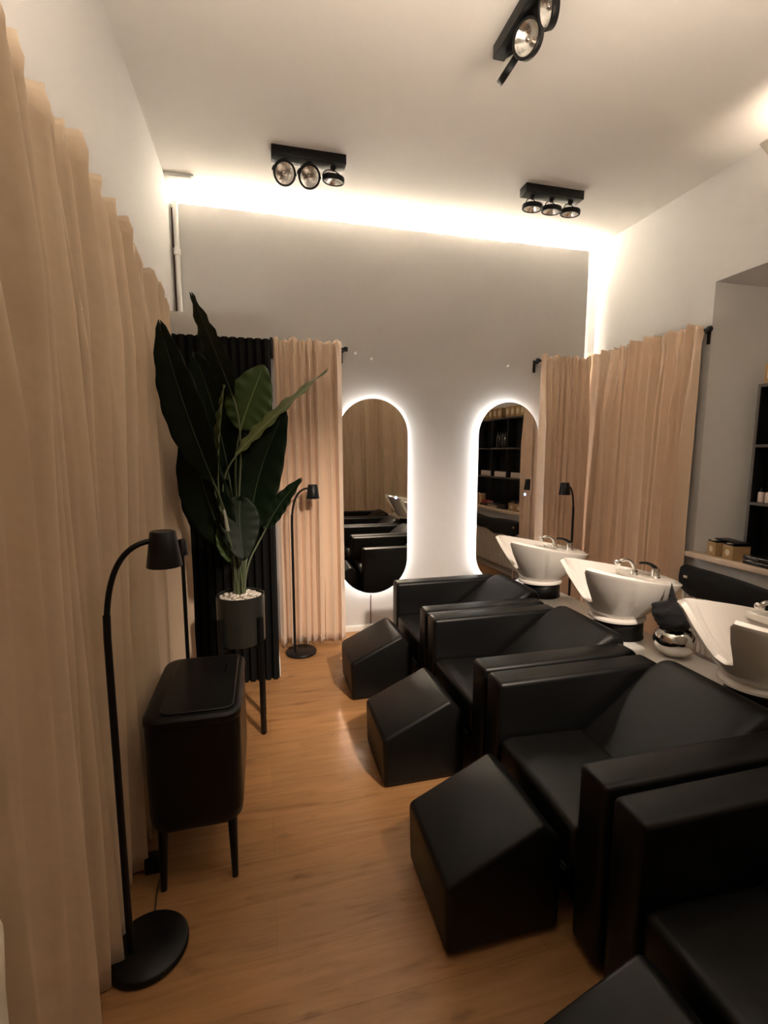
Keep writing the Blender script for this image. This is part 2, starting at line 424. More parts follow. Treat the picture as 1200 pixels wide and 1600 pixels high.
def rod(parent, A, B, z, r=.011, ends=(1, 1), brk=None, nrm=(0, 0), blen=.08, name='curtain_rod'):
    mb = MB(); mb.tube([(A[0], A[1], z), (B[0], B[1], z)], r, 12); mb.build(name, 'blackmetal', parent)
    for e, (P0, P1) in zip(ends, ((A, B), (B, A))):
        if e:
            d = (Vector((*P0, 0)) - Vector((*P1, 0))).normalized()
            mb = MB(); c = Vector((P0[0], P0[1], z))
            mb.tube([c - d * .002, c + d * .004, c + d * .022, c + d * .028], [.013, .019, .019, .012], 14)
            mb.build('finial', 'blackmetal', parent)
    for (bx, by) in (brk or []):
        mb = MB()
        mb.box(bx - .009 if nrm[1] else bx + (0 if nrm[0] < 0 else -blen), bx + .009 if nrm[1] else bx + (blen if nrm[0] < 0 else 0),
               by if nrm[1] else by - .009, by + blen if nrm[1] else by + .009, z - .024, z - .006, .003)
        wx = bx + blen - .006 if nrm[0] < 0 else bx; wy = by + blen - .006 if nrm[1] else by
        if nrm[1]: mb.box(bx - .012, bx + .012, wy, wy + .006, z - .09, z + .01, .002)
        else: mb.box(wx, wx + .006, by - .012, by + .012, z - .09, z + .01, .002)
        mb.build('bracket', 'blackmetal', parent)

GL = 'long beige curtains along the left wall'
XC = XL + .022
curtain('curtain', (XC, .30), (XC, 1.185), .01, 2.30, (1, 0), 'beige floor-length curtain nearest the camera on the left wall', GL, .085, .105, seed=3)
curtain('curtain', (XC, 1.20), (XC, 2.485), .01, 2.325, (1, 0), 'long beige curtain behind the black bin and near lamp', GL, .062, .090, seed=11)
curtain('curtain', (XC, 2.50), (XC, 2.985), .01, 2.285, (1, 0), 'narrow beige curtain at the far end of the left wall, behind the plant', GL, .048, .098, seed=5)
cr = MB(); cr.box(XL, XL + .010, .25, 2.98, 2.24, 2.265, .003)
tag(cr.build('curtain_track', 'trim'), 'slim track hidden behind the header of the left curtains', 'curtain rail')

c = curtain('curtain', (.10, 3.585), (.585, 3.585), .02, 2.235, (0, -1), 'beige satin curtain between the slatted panel and the left mirror', None, .055, .065, .8, m='curtain_satin', seed=21, hem_out=.05)
rod(c, (.085, 3.612), (.61, 3.612), 2.195, ends=(0, 1), brk=[(.60, 3.612)], nrm=(0, 1), blen=.076)
mb = MB(); mb.box(.078, .098, 3.56, 3.62, 2.10, 2.24, .003); mb.build('bracket', 'blackmetal', c)
c = curtain('curtain', (2.235, 3.60), (2.70, 3.60), .02, 2.225, (0, -1), 'beige satin curtain hanging right of the right mirror', None, .055, .055, .8, m='curtain_satin', seed=33)
rod(c, (2.235, 3.63), (2.70, 3.63), 2.19, ends=(1, 0), brk=[(2.222, 3.63)], nrm=(0, 1), blen=.058)
c = curtain('curtain', (2.815, 3.745), (2.815, 2.645), .02, 2.275, (-1, 0), 'wide beige curtain on the right wall beside the niche', None, .068, .078, 1.0, m='curtain_satin', seed=8)
rod(c, (2.832, 3.66), (2.832, 2.625), 2.235, ends=(0, 1), brk=[(2.832, 2.635)], nrm=(-1, 0), blen=.028)

# curtain seen in the mirror, behind the camera
c = curtain('curtain', (-.42, -1.02), (2.7, -1.02), .01, 2.55, (0, 1), 'long beige curtain across the room seen in the left mirror', None, .11, .08, seed=44)
mb = MB(); mb.tube([(-.45, -1.03, 2.50), (2.75, -1.03, 2.50)], .012, 10); mb.build('curtain_rod', 'blackmetal', c)

# ------------------------------------------------------------------ mirrors
def stadium(w, h, n=28, cx=0, cz=0):
    r = w / 2; s = h / 2 - r; out = []
    for i in range(n + 1): a = PI * i / n; out.append((cx + r * math.cos(a), cz + s + r * math.sin(a)))
    for i in range(n + 1): a = PI + PI * i / n; out.append((cx + r * math.cos(a), cz - s + r * math.sin(a)))
    return out
def ring(mb, po, y0, y1, closed_caps=True):
    n = len(po); vs = [(x, y0, z) for x, z in po] + [(x, y1, z) for x, z in po]
    fs = [(i, (i + 1) % n, n + (i + 1) % n, n + i) for i in range(n)]
    if closed_caps: fs += [tuple(range(n)), tuple(range(n, 2 * n))[::-1]]
    return mb.add(vs, fs)
def mirror(cx, label, rz, dot):
    W, H = .553, 1.526; cz = 1.087
    t = thing('wall_mirror', label, 'mirror', (cx, 3.69, 0), 'backlit oval mirrors', rz)
    mb = MB(); ring(mb, stadium(W, H, cz=cz), -.050, -.044); mb.build('mirror_glass', 'mirror', t, angle=30)
    mb = MB(); ring(mb, stadium(W - .012, H - .012, cz=cz), -.0435, -.040); mb.build('backing', 'mirroredge', t, angle=30)
    mb = MB(); ring(mb, stadium(W - .082, H - .082, cz=cz), -.0395, -.008); mb.build('back_frame', 'mirroredge', t, angle=30)
    mb = MB(); ring(mb, stadium(W - .068, H - .068, cz=cz), -.024, -.012, False)
    o = mb.build('led_band', 'led', t, smooth=False)
    md = o.modifiers.new('s', 'SOLIDIFY'); md.thickness = .003
    sw = MB(); sw.lathe([(0, 0), (.011, 0), (.011, .0012), (0, .0012)], 20, mtx=Matrix.Translation((dot - cx, -.0505, 1.087)) @ Matrix.Rotation(PI / 2, 4, 'X'))
    s0 = sw.build('touch_switch', 'touch', t)
    sw = MB(); sw.lathe([(0, 0), (.0065, 0), (.0065, .001), (0, .001)], 16, mtx=Matrix.Translation((dot - cx, -.0520, 1.087)) @ Matrix.Rotation(PI / 2, 4, 'X'))
    sw.build('switch_light', 'touchdot', s0)
    return t
m1 = mirror(.837, 'tall oval backlit mirror beside the left satin curtain, reflecting the black armchairs', math.radians(-.6), 1.018)
m2 = mirror(1.986, 'tall oval backlit mirror behind the farthest basin, reflecting the shelf niche', math.radians(1.8), 2.155)
mb = MB(); mb.tube([(.822, 3.683, .30), (.820, 3.683, .055)], .004, 8)
o = mb.build('power_cord', 'rubber', m1); o.matrix_parent_inverse = m1.matrix_basis.inverted(); o['label'] = 'thin brown cord running down the wall'
for i, (x, z, lb) in enumerate(((.709, 2.186, 'small wall plug in the wall above the left mirror, left of its neighbour'), (.833, 2.149, 'small white hook screwed into the wall above the left mirror'), (1.981, 2.145, 'small white hook screwed into the wall above the right mirror'))):
    mb = MB(); mb.tube([(x, 3.69, z), (x, 3.675, z), (x, 3.664, z + .006)], [.006, .005, .006], 8); mb.tube([(x, 3.6895, z), (x, 3.687, z)], .011, 10)
    tag(mb.build('wall_hook', 'trim'), lb, 'hook')

# ------------------------------------------------------------------ shampoo armchairs, footrests
PITCH = .72
def make_chair():
    t = thing('armchair', 'black leather shampoo armchair farthest away, beside the mirror wall', 'armchair', (0, 2.77, 0), 'row of black shampoo armchairs')
    for s in (1, -1):
        y0, y1 = (.235, .35) if s > 0 else (-.35, -.235)
        mb = MB(); mb.prism([(.85, .02), (.85, .572), (1.585, .572), (1.63, .50), (1.63, .02)], y0, y1, bev=.020, seg=4)
        mb.build('armrest', 'leather', t, angle=60)
    mb = MB(); mb.prism([(.855, .215), (.852, .355), (.90, .362), (1.24, .345), (1.32, .30), (1.32, .20)], -.231, .231, bev=.022, seg=4)
    mb.build('seat', 'leather2', t, angle=60)
    mb = MB(); mb.prism([(1.17, .33), (1.50, .575), (1.575, .613), (1.645, .585), (1.655, .25), (1.33, .19)], -.231, .231, bev=.042, seg=6)
    mb.build('backrest', 'leather2', t, angle=60)
    mb = MB(); mb.box(.92, 1.60, -.229, .229, .02, .20, .006); mb.build('base', 'blackplastic', t)
    mb = MB(); mb.box(.846, .853, -.20, .20, .186, .194, .002); mb.box(.853, .93, -.20, .20, .180, .200, .002)
    mb.build('front_rail', 'blackmetal', t)
    return t
chair = make_chair()
dup(chair, (0, 2.77 - PITCH, 0), 'black leather shampoo armchair second from the mirror wall')
dup(chair, (0, 2.77 - 2 * PITCH, 0), 'large black leather shampoo armchair in front of the nearest visible basin')
dup(chair, (0, 2.77 - 3 * PITCH, 0), 'black leather armchair nearest the camera, cut off by the lower right corner')

def make_footrest():
    t = thing('footrest', 'black wedge-topped leather footrest farthest away, by the left mirror', 'footrest', (0, 2.78, 0), 'black wedge footrests in front of the armchairs')
    mb = MB(); mb.prism([(.468, .012), (.462, .232), (.765, .372), (.835, .30), (.835, .012)], -.18, .18, bev=.018, seg=4)
    mb.build('upholstery', 'leather2', t, angle=60)
    mb = MB(); mb.box(.49, .82, -.16, .16, 0, .014); mb.build('plinth', 'blackplastic', t)
    return t
fr = make_footrest()
dup(fr, (0, 2.02, 0), 'black wedge-topped leather footrest in the middle of the visible three')
dup(fr, (0, 1.30, 0), 'large black wedge-topped leather footrest nearest the camera that is fully visible')
dup(fr, (0, .58, 0), 'black footrest cut off by the bottom edge of the picture')

# white service console behind the chairs
cs = thing('service_console', 'long low white gloss console carrying the wash basins behind the armchairs', 'console', (0, 0, 0))
mb = MB(); mb.box(1.645 + .015, 1.95, .10, 3.02, .475, .50, .004); mb.build('top_board', 'gloss', cs)
mb = MB(); mb.box(1.665, 1.93, .12, 3.00, .0, .474, .003); mb.build('cabinet', 'gloss', cs)

# ------------------------------------------------------------------ wash basins
def make_basin():
    t = thing('wash_basin', 'white ceramic wash basin farthest away, in front of the right mirror', 'wash basin', (0, 2.77, 0), 'white shampoo basins')
    cxb, cxr = 1.775, 1.775
    def S(th, u):
        ct, sn = math.cos(th), math.sin(th)
        # rim outline: egg, a bit squarer at the back
        e = 2.0
        ar, br = (.305 if ct < 0 else .30), .242
        rx = ar * (abs(ct) ** (2 / 2.3)) * (1 if ct > 0 else -1); ry = br * (abs(sn) ** (2 / 2.15)) * (1 if sn > 0 else -1)
        bx, by = .125 * ct, .115 * sn
        zr = .893 - .112 * ((cxr + rx) - 1.45) / .615
        k = u ** .92 if ct > 0 else u ** 1.0
        bulge = .10 * math.sin(PI * min(1, u)) * (1 if ct > -.3 else .6)
        x = (cxb + bx) * (1 - k) + (cxr + rx) * k; y = by * (1 - k) + ry * k
        x += bx * bulge * 1.4; y += by * bulge * 1.6
        return Vector((x, y, .618 + (zr - .618) * u))
    NT, NU = 128, 14
    vs = []; fs = []
    for i in range(NT):
        th = -PI + 2 * PI * (i + .5) / NT
        d = abs(abs(th) - PI)                      # angular distance from the front
        a0, a1 = .22, .40
        f = min(1, max(0, (d - a0) / (a1 - a0))); f = f * f * (3 - 2 * f)
        T = .30 + .70 * f - .05 * (1 - f) * (1 - (d / a0 if d < a0 else 1))
        for j in range(NU + 1): vs.append(S(th, T * j / NU))
    for i in range(NT):
        k = (i + 1) % NT
        for j in range(NU): fs.append((i * (NU + 1) + j, k * (NU + 1) + j, k * (NU + 1) + j + 1, i * (NU + 1) + j + 1))
    c = len(vs); vs.append(Vector((cxb, 0, .610)))
    for i in range(NT): fs.append((c, ((i + 1) % NT) * (NU + 1), i * (NU + 1)))
    o = MB().add(vs, fs).build('bowl', 'ceramic', t, angle=80)
    md = o.modifiers.new('wall', 'SOLIDIFY'); md.thickness = .020; md.offset = -1
    md = o.modifiers.new('round', 'BEVEL'); md.width = .0075; md.segments = 3; md.limit_method = 'ANGLE'; md.angle_limit = math.radians(50)
    # foot ring of the bowl
    mb = MB(); vs = []; fs = []
    for (rx, ry, z) in ((.128, .118, .616), (.142, .130, .606), (.142, .130, .596), (.13, .118, .592)):
        for i in range(48): a = 2 * PI * i / 48; vs.append((cxb + rx * math.cos(a), ry * math.sin(a), z))
    for r in range(3):
        for i in range(48): fs.append((r * 48 + i, r * 48 + (i + 1) % 48, r * 48 + 48 + (i + 1) % 48, r * 48 + 48 + i))
    fs.append(tuple(range(48))); fs.append(tuple(range(144, 192)))
    mb.add(vs, fs).build('foot_ring', 'ceramic', t, angle=50)
    # rear deck inside the bowl
    mb = MB(); vs = []; dz = .800
    arc = []
    for i in range(21):
        th = -1.05 + 2.1 * i / 20; u = .80; p = S(th, u); arc.append((p.x - .012, p.y * .95))
    poly = arc; mb.prism(poly, dz - .03, dz, bev=.004, axis='z'); mb.build('tap_deck', 'ceramic', t, angle=40)
    # drain
    mb = MB(); mb.lathe([(0, .640), (.022, .640), (.026, .636), (.026, .630)], 20, c=(cxb, 0, 0)); mb.build('drain', 'chrome', t)
    # black pedestal
    mb = MB(); vs = []; fs = []
    for (rx, ry, z) in ((.110, .105, .592), (.116, .118, .575), (.116, .118, .52), (.12, .122, .5015)):
        for i in range(48): a = 2 * PI * i / 48; vs.append((cxb + .012 + rx * math.cos(a), ry * math.sin(a), z))
    for r in range(3):
        for i in range(48): fs.append((r * 48 + i, r * 48 + (i + 1) % 48, r * 48 + 48 + (i + 1) % 48, r * 48 + 48 + i))
    fs.append(tuple(range(48))); fs.append(tuple(range(144, 192)))
    mb.add(vs, fs).build('pedestal', 'blackplastic', t, angle=50)
    # hand shower
    bx, by = 1.905, .045
    mb = MB(); mb.lathe([(0, .826), (.014, .826), (.017, .820), (.017, .804), (.021, .800)], 20, c=(bx, by, 0))
    s0 = mb.build('hand_shower', 'chrome', t)
    mb = MB(); mb.tube(bez([(bx, by, .82), (bx - .005, by, .875), (bx - .05, by + .005, .895), (bx - .095, by + .008, .872)], 12), [.009] * 5 + [.008] * 4 + [.009] * 4, 12)
    mb.build('shower_neck', 'chrome', s0)
    hd = Matrix.Translation((bx - .10, by + .008, .868)) @ Matrix.Rotation(-1.0, 4, 'Y')
    mb = MB(); mb.lathe([(0, .018), (.009, .016), (.014, .008), (.016, -.002), (.014, -.012), (0, -.014)], 20, mtx=hd); mb.build('spray_head', 'chrome', s0)
    # mixer lever
    bx, by = 1.965, -.035
    mb = MB(); mb.lathe([(0, .850), (.016, .848), (.020, .838), (.020, .806), (.025, .800)], 20, c=(bx, by, 0))
    s1 = mb.build('mixer_tap', 'chrome', t)
    mb = MB(); mb.tube(bez([(bx, by, .846), (bx - .02, by, .868), (bx - .06, by + .002, .885), (bx - .10, by + .004, .880)], 10), [.011, .011, .010, .009, .009, .008, .008, .007, .007, .007, .006], 10)
    mb.build('lever', 'blackmetal', s1)
    return t
bs = make_basin()
dup(bs, (0, 2.77 - PITCH, 0), 'white ceramic wash basin between its two neighbours, left of the chrome bowl of towels')
dup(bs, (0, 2.77 - 2 * PITCH - .03, 0), 'white ceramic wash basin nearest the camera, cut off by the right edge')

# chrome pot with dark towels
pt = thing('chrome_pot', 'round chrome pot standing on the white console between two basins', 'pot', (1.845, 1.755, .5))
pt.scale = (1.12, 1.12, 1.12)
mb = MB(); mb.lathe([(0, .001), (.030, .001), (.055, .014), (.074, .040), (.080, .066), (.073, .094), (.060, .110), (.058, .112), (.056, .108), (.070, .092), (.076, .066), (.07, .042), (.052, .018), (0, .006)], 40)
mb.build('pot_body', 'chrome', pt, angle=60)
def lump(name, c, r, seed, m, spikes=()):
    rnd = random.Random(seed); bm = bmesh.new(); bmesh.ops.create_icosphere(bm, subdivisions=4, radius=1)
    from mathutils import noise
    for v in bm.verts:
        n = v.co.normalized()
        d = 1 + .26 * noise.noise(n * 1.9 + Vector((seed, 0, 0))) + .10 * abs(noise.noise(n * 5 + Vector((0, seed, 0))))
        for (dx, k, wd) in spikes:
            a = n.angle(Vector(dx)); d += k * math.exp(-(a / wd) ** 2)
        v.co = Vector((c[0] + n.x * r[0] * d, c[1] + n.y * r[1] * d, c[2] + n.z * r[2] * d))
    mb = MB(); mb._bm(bm); return mb.build(name, m, angle=80)
o = lump('towel', (1.842, 1.757, .690), (.086, .086, .068), 4, 'towel', spikes=[((-.1, .1, 1), 1.35, .10), ((-1, .75, .75), .45, .2), ((.3, -.9, .8), .3, .2)])
tag(o, 'crumpled black towel stuffed into the chrome pot', 'towel')

# ------------------------------------------------------------------ radiator and cloth
rd = thing('radiator', 'white ribbed radiator under the stone sill', 'radiator', (0, 0, 0))
mb = MB(); vs = []; fs = []
y = NY0 + .08; ys = []
while y < 2.585:
    for u, d in ((0, 0), (.004, .012), (.010, .014), (.022, .014), (.028, .012), (.032, 0)): ys.append((y + u, d))
    y += .0366
xr = 2.79
k = len(ys)
for z in (.12, .585):
    for yy, d in ys: vs.append((xr - d, yy, z))
for z in (.12, .585): vs += [(xr + .05, ys[0][0], z), (xr + .05, ys[-1][0], z)]
for i in range(k - 1): fs.append((i, i + 1, k + i + 1, k + i))
b0, b1, t0, t1 = 2 * k, 2 * k + 1, 2 * k + 2, 2 * k + 3
fs += [(b0, b1, t1, t0), (0, k, t0, b0), (k - 1, b1, t1, 2 * k - 1), tuple([k + i for i in range(k)] + [t1, t0]), tuple(list(range(k))[::-1] + [b0, b1])]
mb.add(vs, fs).build('panel', 'radiator', rd, angle=30)
for yy in (2.50, 1.30): MB().tube([(2.81, yy, .13), (2.81, yy, 0)], .009, 10).build('pipe', 'trim', rd)
def cloth():
    vs = []; fs = []; NYc, n = 60, 14
    for i in range(NYc + 1):
        v = i / NYc; yy = 2.625 - (2.625 - 1.25) * v
        sag = .012 * math.sin(v * 9) + .02 * math.exp(-v * 12)
        drop = .075 + .03 * math.sin(v * 5 + .3) + .012 * math.sin(v * 23) 
        if v < .06: drop *= .75 + .25 * v / .06
        sec = [(2.766 - .004, .575 - drop + .02), (2.762, .60 - drop * .5), (2.760, .600), (2.768, .640 + sag), (2.790, .652 + sag), (2.82, .655 + sag), (2.846, .648 + sag), (2.852, .62), (2.852, .56)]
        for (x, z) in sec: vs.append((x, yy, z))
    m_ = 9
    for i in range(NYc):
        for j in range(m_ - 1): fs.append((i * m_ + j, i * m_ + j + 1, (i + 1) * m_ + j + 1, (i + 1) * m_ + j))
    fs.append(tuple(range(m_)))
    t = thing('draped_cloth', 'black cloth roll draped along the top of the radiator', 'cloth', (0, 0, 0))
    o = MB().add(vs, fs).build('cloth', 'blackcloth', t, angle=70)
    md = o.modifiers.new('s', 'SOLIDIFY'); md.thickness = .004; md.offset = 1
    mb = MB(); mb.box(2.751, 2.7545, 2.555, 2.585, .600, .618, .001); mb.build('tag', 'kraftpale', t)['label'] = 'small white tag'
cloth()
# ------------------------------------------------------------------ niche: shelving unit and its contents
su = thing('shelving_unit', 'black open shelving unit standing in the niche on the stone sill', 'shelf', (0, 0, 0))
X0, X1 = 2.985, 3.105; U0, U1 = 1.31, 2.375; zt = 1.86
def board(name, x0, x1, y0, y1, z0, z1):
    o = MB().box(x0, x1, y0, y1, z0, z1, .0015).build(name, 'shelfblack', su)
    return o
for yy in (U0, U1 - .018): 
    o = board('side_panel', X0, X1, yy, yy + .018, SZ, zt)
for zz in (SZ + .001, 1.115, 1.475, zt - .018):
    o = board('shelf', X0, X1, U0 + .018, U1 - .018, zz, zz + .018)
    MB().box(X0 - .0035, X0 - .0005, U0 + .018, U1 - .018, zz, zz + .018).build('front_edge', 'shelfedge', o)
cw = (U1 - U0) / 3
for k in (1, 2):
    for (za, zb) in ((SZ + .02, 1.114), (1.134, 1.474), (1.494, zt - .019)):
        board('divider', X0 + .002, X1, U0 + k * cw - .008, U0 + k * cw + .008, za, zb)
MB().box(X1, X1 + .006, U0, U1, SZ, zt).build('back_panel', 'shelfblack', su)
MB().box(X0 - .0035, X0 - .0005, U1 - .018, U1, SZ, zt).build('side_edge', 'shelfedge', su)
# jars / bottles on the middle shelf
jar = thing('cosmetic_bottle', 'small pale cosmetic bottle with black pump in the row on the middle shelf', 'bottle', (0, 0, 0), 'pale bottles on the middle shelf of the niche')
MB().lathe([(0, 0), (.017, 0), (.018, .003), (.018, .058), (.014, .064), (0, .064)], 16).build('bottle_body', 'jar', jar)
MB().lathe([(0, .064), (.008, .064), (.008, .082), (.004, .084), (.004, .090), (0, .090)], 12).build('pump', 'blackplastic', jar)
first = True
spots = [U1 - .055 - i * .044 for i in range(6)] + [U0 + cw + .06 + i * .044 for i in range(6)] + [U0 + .07 + i * .046 for i in range(5)]
for i, yy in enumerate(spots):
    if first: jar.location = (X0 + .035, yy, 1.1345); first = False
    else: dup(jar, (X0 + .035, yy, 1.1345), jar['label'])
# dark bottles on the upper shelf
d0 = thing('dark_bottle', 'dark bottle on the upper shelf of the niche', 'bottle', (0, 0, 0), 'dark bottles on the upper shelf')
MB().lathe([(0, 0), (.022, 0), (.024, .004), (.024, .13), (.010, .15), (.010, .18), (0, .18)], 16).build('bottle_body', 'darkglass', d0)
MB().lathe([(0, .181), (.012, .181), (.012, .20), (0, .20)], 12).build('cap', 'blackplastic', d0)
for i, yy in enumerate([U0 + cw + .07 + k * .06 for k in range(4)]):
    if i == 0: d0.location = (X0 + .045, yy, 1.4935)
    else: dup(d0, (X0 + .045, yy, 1.4935), d0['label'])
# kraft boxes on top of the unit
b0 = thing('gift_box', 'kraft box on top of the shelving unit, seen in the right mirror', 'box', (0, 0, 0), 'kraft boxes on top of the shelving unit')
MB().box(-.05, .05, -.045, .045, 0, .125, .002).build('box_body', 'kraft', b0)
MB().box(-.0535, -.0505, -.025, .025, .03, .09, .001).build('label_sticker', 'kraftpale', b0)
for i, yy in enumerate([1.37, 1.48, 1.59, 1.70, 1.81, 1.99, 2.10, 2.21, 2.31]):
    if i == 0: b0.location = (3.045, yy, zt + .0005)
    else: dup(b0, (3.045, yy, zt + .0005), b0['label'])
# two kraft boxes on the sill
def sillbox(x, y, rz, label):
    t = thing('card_box', label, 'box', (x, y, SZ + .0005), None, rz)
    MB().box(-.055, .055, -.047, .047, 0, .088, .0015).build('box_body', 'kraft', t)
    MB().box(-.053, .053, -.045, .045, .0885, .097, .001).build('contents', 'blackplastic', t)
    MB().lathe([(0, 0), (.020, 0), (.020, .0012), (0, .0012)], 20, mtx=Matrix.Translation((-.0552, 0, .042)) @ Matrix.Rotation(-PI / 2, 4, 'Y')).build('sticker', 'kraftpale', t)
    MB().box(-.053, -.03, -.012, .016, .0972, .102, .001).build('card_slip', 'kraftpale', t)
    return t
sillbox(2.915, 2.475, math.radians(-20), 'open kraft box on the stone sill nearest the beige curtain')
sillbox(2.905, 2.355, math.radians(-14), 'open kraft box on the stone sill nearest the shelving unit')
mb = MB(); mb.box(-.045, .045, -.11, .10, 0, .006, .002)
o = mb.build('black_tray', 'blackplastic'); o.location = (2.925, 2.405, SZ + .1035); o.rotation_euler = (0, 0, math.radians(-16))
tag(o, 'flat black tray lying across the two kraft boxes', 'tray')
# dark cases
def case(z, x, y, rz, label):
    t = thing('display_case', label, 'case', (x, y, z), None, rz)
    MB().box(-.045, .045, -.085, .085, 0, .026, .003).build('case_body', 'darkglass', t)
    for yy in (-.0875, 0): MB().box(-.047, -.0455, yy + .0875 / 2 - .038, yy + .0875 / 2 + .038, .021, .0235, .0006).build('edge_strip', 'chrome', t)
    return t
case(SZ + .0005, 2.875, 2.165, math.radians(-4), 'dark glossy case on the stone sill, lower of the two')
case(SZ + .028, 2.875, 2.165, math.radians(-1), 'dark glossy case on the stone sill, upper of the two')
# candles, books, tin
cn = thing('pillar_candle', 'tan pillar candle on the sill seen left in the right mirror', 'candle', (2.93, 1.42, SZ + .0005), 'tan candles on the stone sill')
MB().lathe([(0, 0), (.038, 0), (.040, .003), (.040, .125), (.036, .130), (.03, .124), (0, .124)], 28).build('wax', 'candle', cn)
MB().tube([(0, 0, .122), (.002, 0, .145)], .0015, 6).build('wick', 'cordblack', cn)
dup(cn, (2.93, 1.56, SZ + .0005), 'tan pillar candle on the sill beside the red book')
bk = thing('book', 'red-covered book lying on the sill', 'book', (2.90, 1.74, SZ + .0005), None, .1)
MB().box(-.05, .05, -.075, .075, 0, .004, .001).box(-.05, .05, -.075, .075, .024, .028, .001).box(-.05, -.046, -.075, .075, .004, .024).build('cover', 'red', bk)
MB().box(-.0455, .046, -.071, .071, .0045, .0235).build('pages', 'page', bk)
bk2 = thing('book', 'dark book lying under the red book on the sill', 'book', (2.90, 1.74, SZ + .0005), None, -.05)
bk.location.z = SZ + .031
MB().box(-.055, .055, -.085, .085, 0, .004, .001).box(-.055, .055, -.085, .085, .025, .029, .001).box(-.055, -.051, -.085, .085, .004, .025).build('cover', 'darkglass', bk2)
MB().box(-.0505, .052, -.08, .08, .0045, .0245).build('pages', 'page', bk2)

# ------------------------------------------------------------------ floor lamps
def reading_lamp(x, y, rz, label, H=1.18, kind=0):
    """base disc, straight pole, curved neck bending along local +x, conical shade"""
    t = thing('floor_lamp', label, 'floor lamp', (x, y, 0), 'slim black reading lamps', rz)
    MB().lathe([(0, .001), (.104, .001), (.110, .006), (.110, .018), (.104, .024), (.02, .026), (0, .026)], 56).build('base', 'blackmetal', t, angle=45)
    R = H - 1.0 + .02
    px = -.045
    pole = [(px, 0, .02), (px, 0, H - .22), (px + .002, 0, H - .16)]
    MB().tube(pole, .0095, 14).build('pole', 'blackmetal', t)
    MB().tube(bez([(px + .002, 0, H - .17), (px + .010, 0, H - .06), (px + .04, 0, H + .02), (px + .115, 0, H + .025)], 18), .0075, 12).build('gooseneck', 'blackmetal', t)
    cx = px + .148
    s = MB().lathe([(0, H + .048), (.030, H + .050), (.033, H + .047), (.046, H - .046), (.0455, H - .048), (.043, H - .046), (.031, H + .040), (0, H + .042)], 40, c=(cx, 0, 0)).build('lamp_shade', 'blackmetal', t, angle=40)
    MB().lathe([(0, H - .018), (.012, H - .016), (.016, H - .006), (.010, H + .010), (.010, H + .03), (0, H + .03)], 16, c=(cx, 0, 0)).build('bulb', 'frost', s)
    return t
L1 = reading_lamp(-.365, 1.365, math.radians(20), 'black gooseneck floor lamp with round base nearest the camera, beside the bin', 1.185)
MB().tube(bez([(-.0, .03, .024), (.05, .10, .012), (.03, .16, .006), (.075, .24, .012)], 10), .0022, 6).build('power_cord', 'cordblack', L1)
reading_lamp(.235, 3.37, 0, 'slim black floor lamp standing in front of the left satin curtain', 1.17)
reading_lamp(2.46, 3.44, math.radians(205), 'slim black floor lamp in the corner behind the basins', 1.15)
t = thing('floor_lamp', 'thin black lamp pole rising behind the bin', 'floor lamp', (-.335, 2.12, 0), None)
MB().lathe([(0, .001), (.10, .001), (.105, .006), (.105, .016), (.10, .021), (0, .023)], 40).build('base', 'blackmetal', t)
MB().tube([(0, 0, .02), (0, 0, 1.02)], .008, 12).build('pole', 'blackmetal', t)
MB().lathe([(0, 1.085), (.014, 1.085), (.017, 1.08), (.023, 1.02), (.019, 1.02), (.014, 1.07), (0, 1.07)], 28).build('lamp_shade', 'blackmetal', t)

# ------------------------------------------------------------------ bin
bn = thing('waste_bin', 'tall black oblong metal waste bin on four thin legs by the left curtain', 'bin', (-.246, 1.785, 0))
def rrect(hx, hy, r, n=8):
    out = []
    for cx, cy, a0 in ((hx - r, hy - r, 0), (-hx + r, hy - r, PI / 2), (-hx + r, -hy + r, PI), (hx - r, -hy + r, 1.5 * PI)):
        for i in range(n + 1): a = a0 + PI / 2 * i / n; out.append((cx + r * math.cos(a), cy + r * math.sin(a)))
    return out
def loft(levels, cap=True):
    vs = []; fs = []; n = None
    for (hx, hy, r, z) in levels:
        p = rrect(hx, hy, r); n = len(p); vs += [(x, y, z) for x, y in p]
    for k in range(len(levels) - 1):
        for i in range(n): fs.append((k * n + i, k * n + (i + 1) % n, (k + 1) * n + (i + 1) % n, (k + 1) * n + i))
    if cap: fs.append(tuple(range(n))[::-1]); fs.append(tuple((len(levels) - 1) * n + i for i in range(n)))
    return MB().add(vs, fs)
HX, HY = .150, .240
loft([(HX - .04, HY - .04, .03, .200), (HX - .018, HY - .018, .045, .206), (HX - .004, HY - .004, .055, .225), (HX, HY, .058, .26), (HX, HY, .058, .572)]).build('body', 'binmetal', bn, angle=40)
loft([(HX + .001, HY + .001, .058, .5745), (HX + .003, HY + .003, .058, .580), (HX + .003, HY + .003, .058, .598), (HX - .004, HY - .004, .052, .606), (HX - .012, HY - .012, .046, .608)]).build('lid_rim', 'binmetal', bn, angle=35)
lid = loft([(HX - .034, HY - .024, .030, .6085), (HX - .034, HY - .024, .030, .612), (HX - .038, HY - .028, .026, .6145)]).build('lid', 'binmetal', bn, angle=30)
lid.location = (.014, 0, 0)
MB().box(.070, .073, .05, .13, .6146, .6154).build('pull_tab', 'chrome', lid)
for sx in (1, -1):
    for sy in (1, -1):
        MB().tube([(sx * (HX - .040), sy * (HY - .045), .235), (sx * (HX - .048) + .012 * sx, sy * (HY - .020), .0)], [.017, .0105], 4 if False else 12).build('leg', 'blackmetal', bn)
mb = MB(); mb.box(-.03, .03, -.022, .022, 0, .055, .004)
o = mb.build('power_adapter', 'blackplastic'); o.location = (-.405, 1.66, .0); tag(o, 'small black plug block on the floor behind the bin leg', 'power adapter')

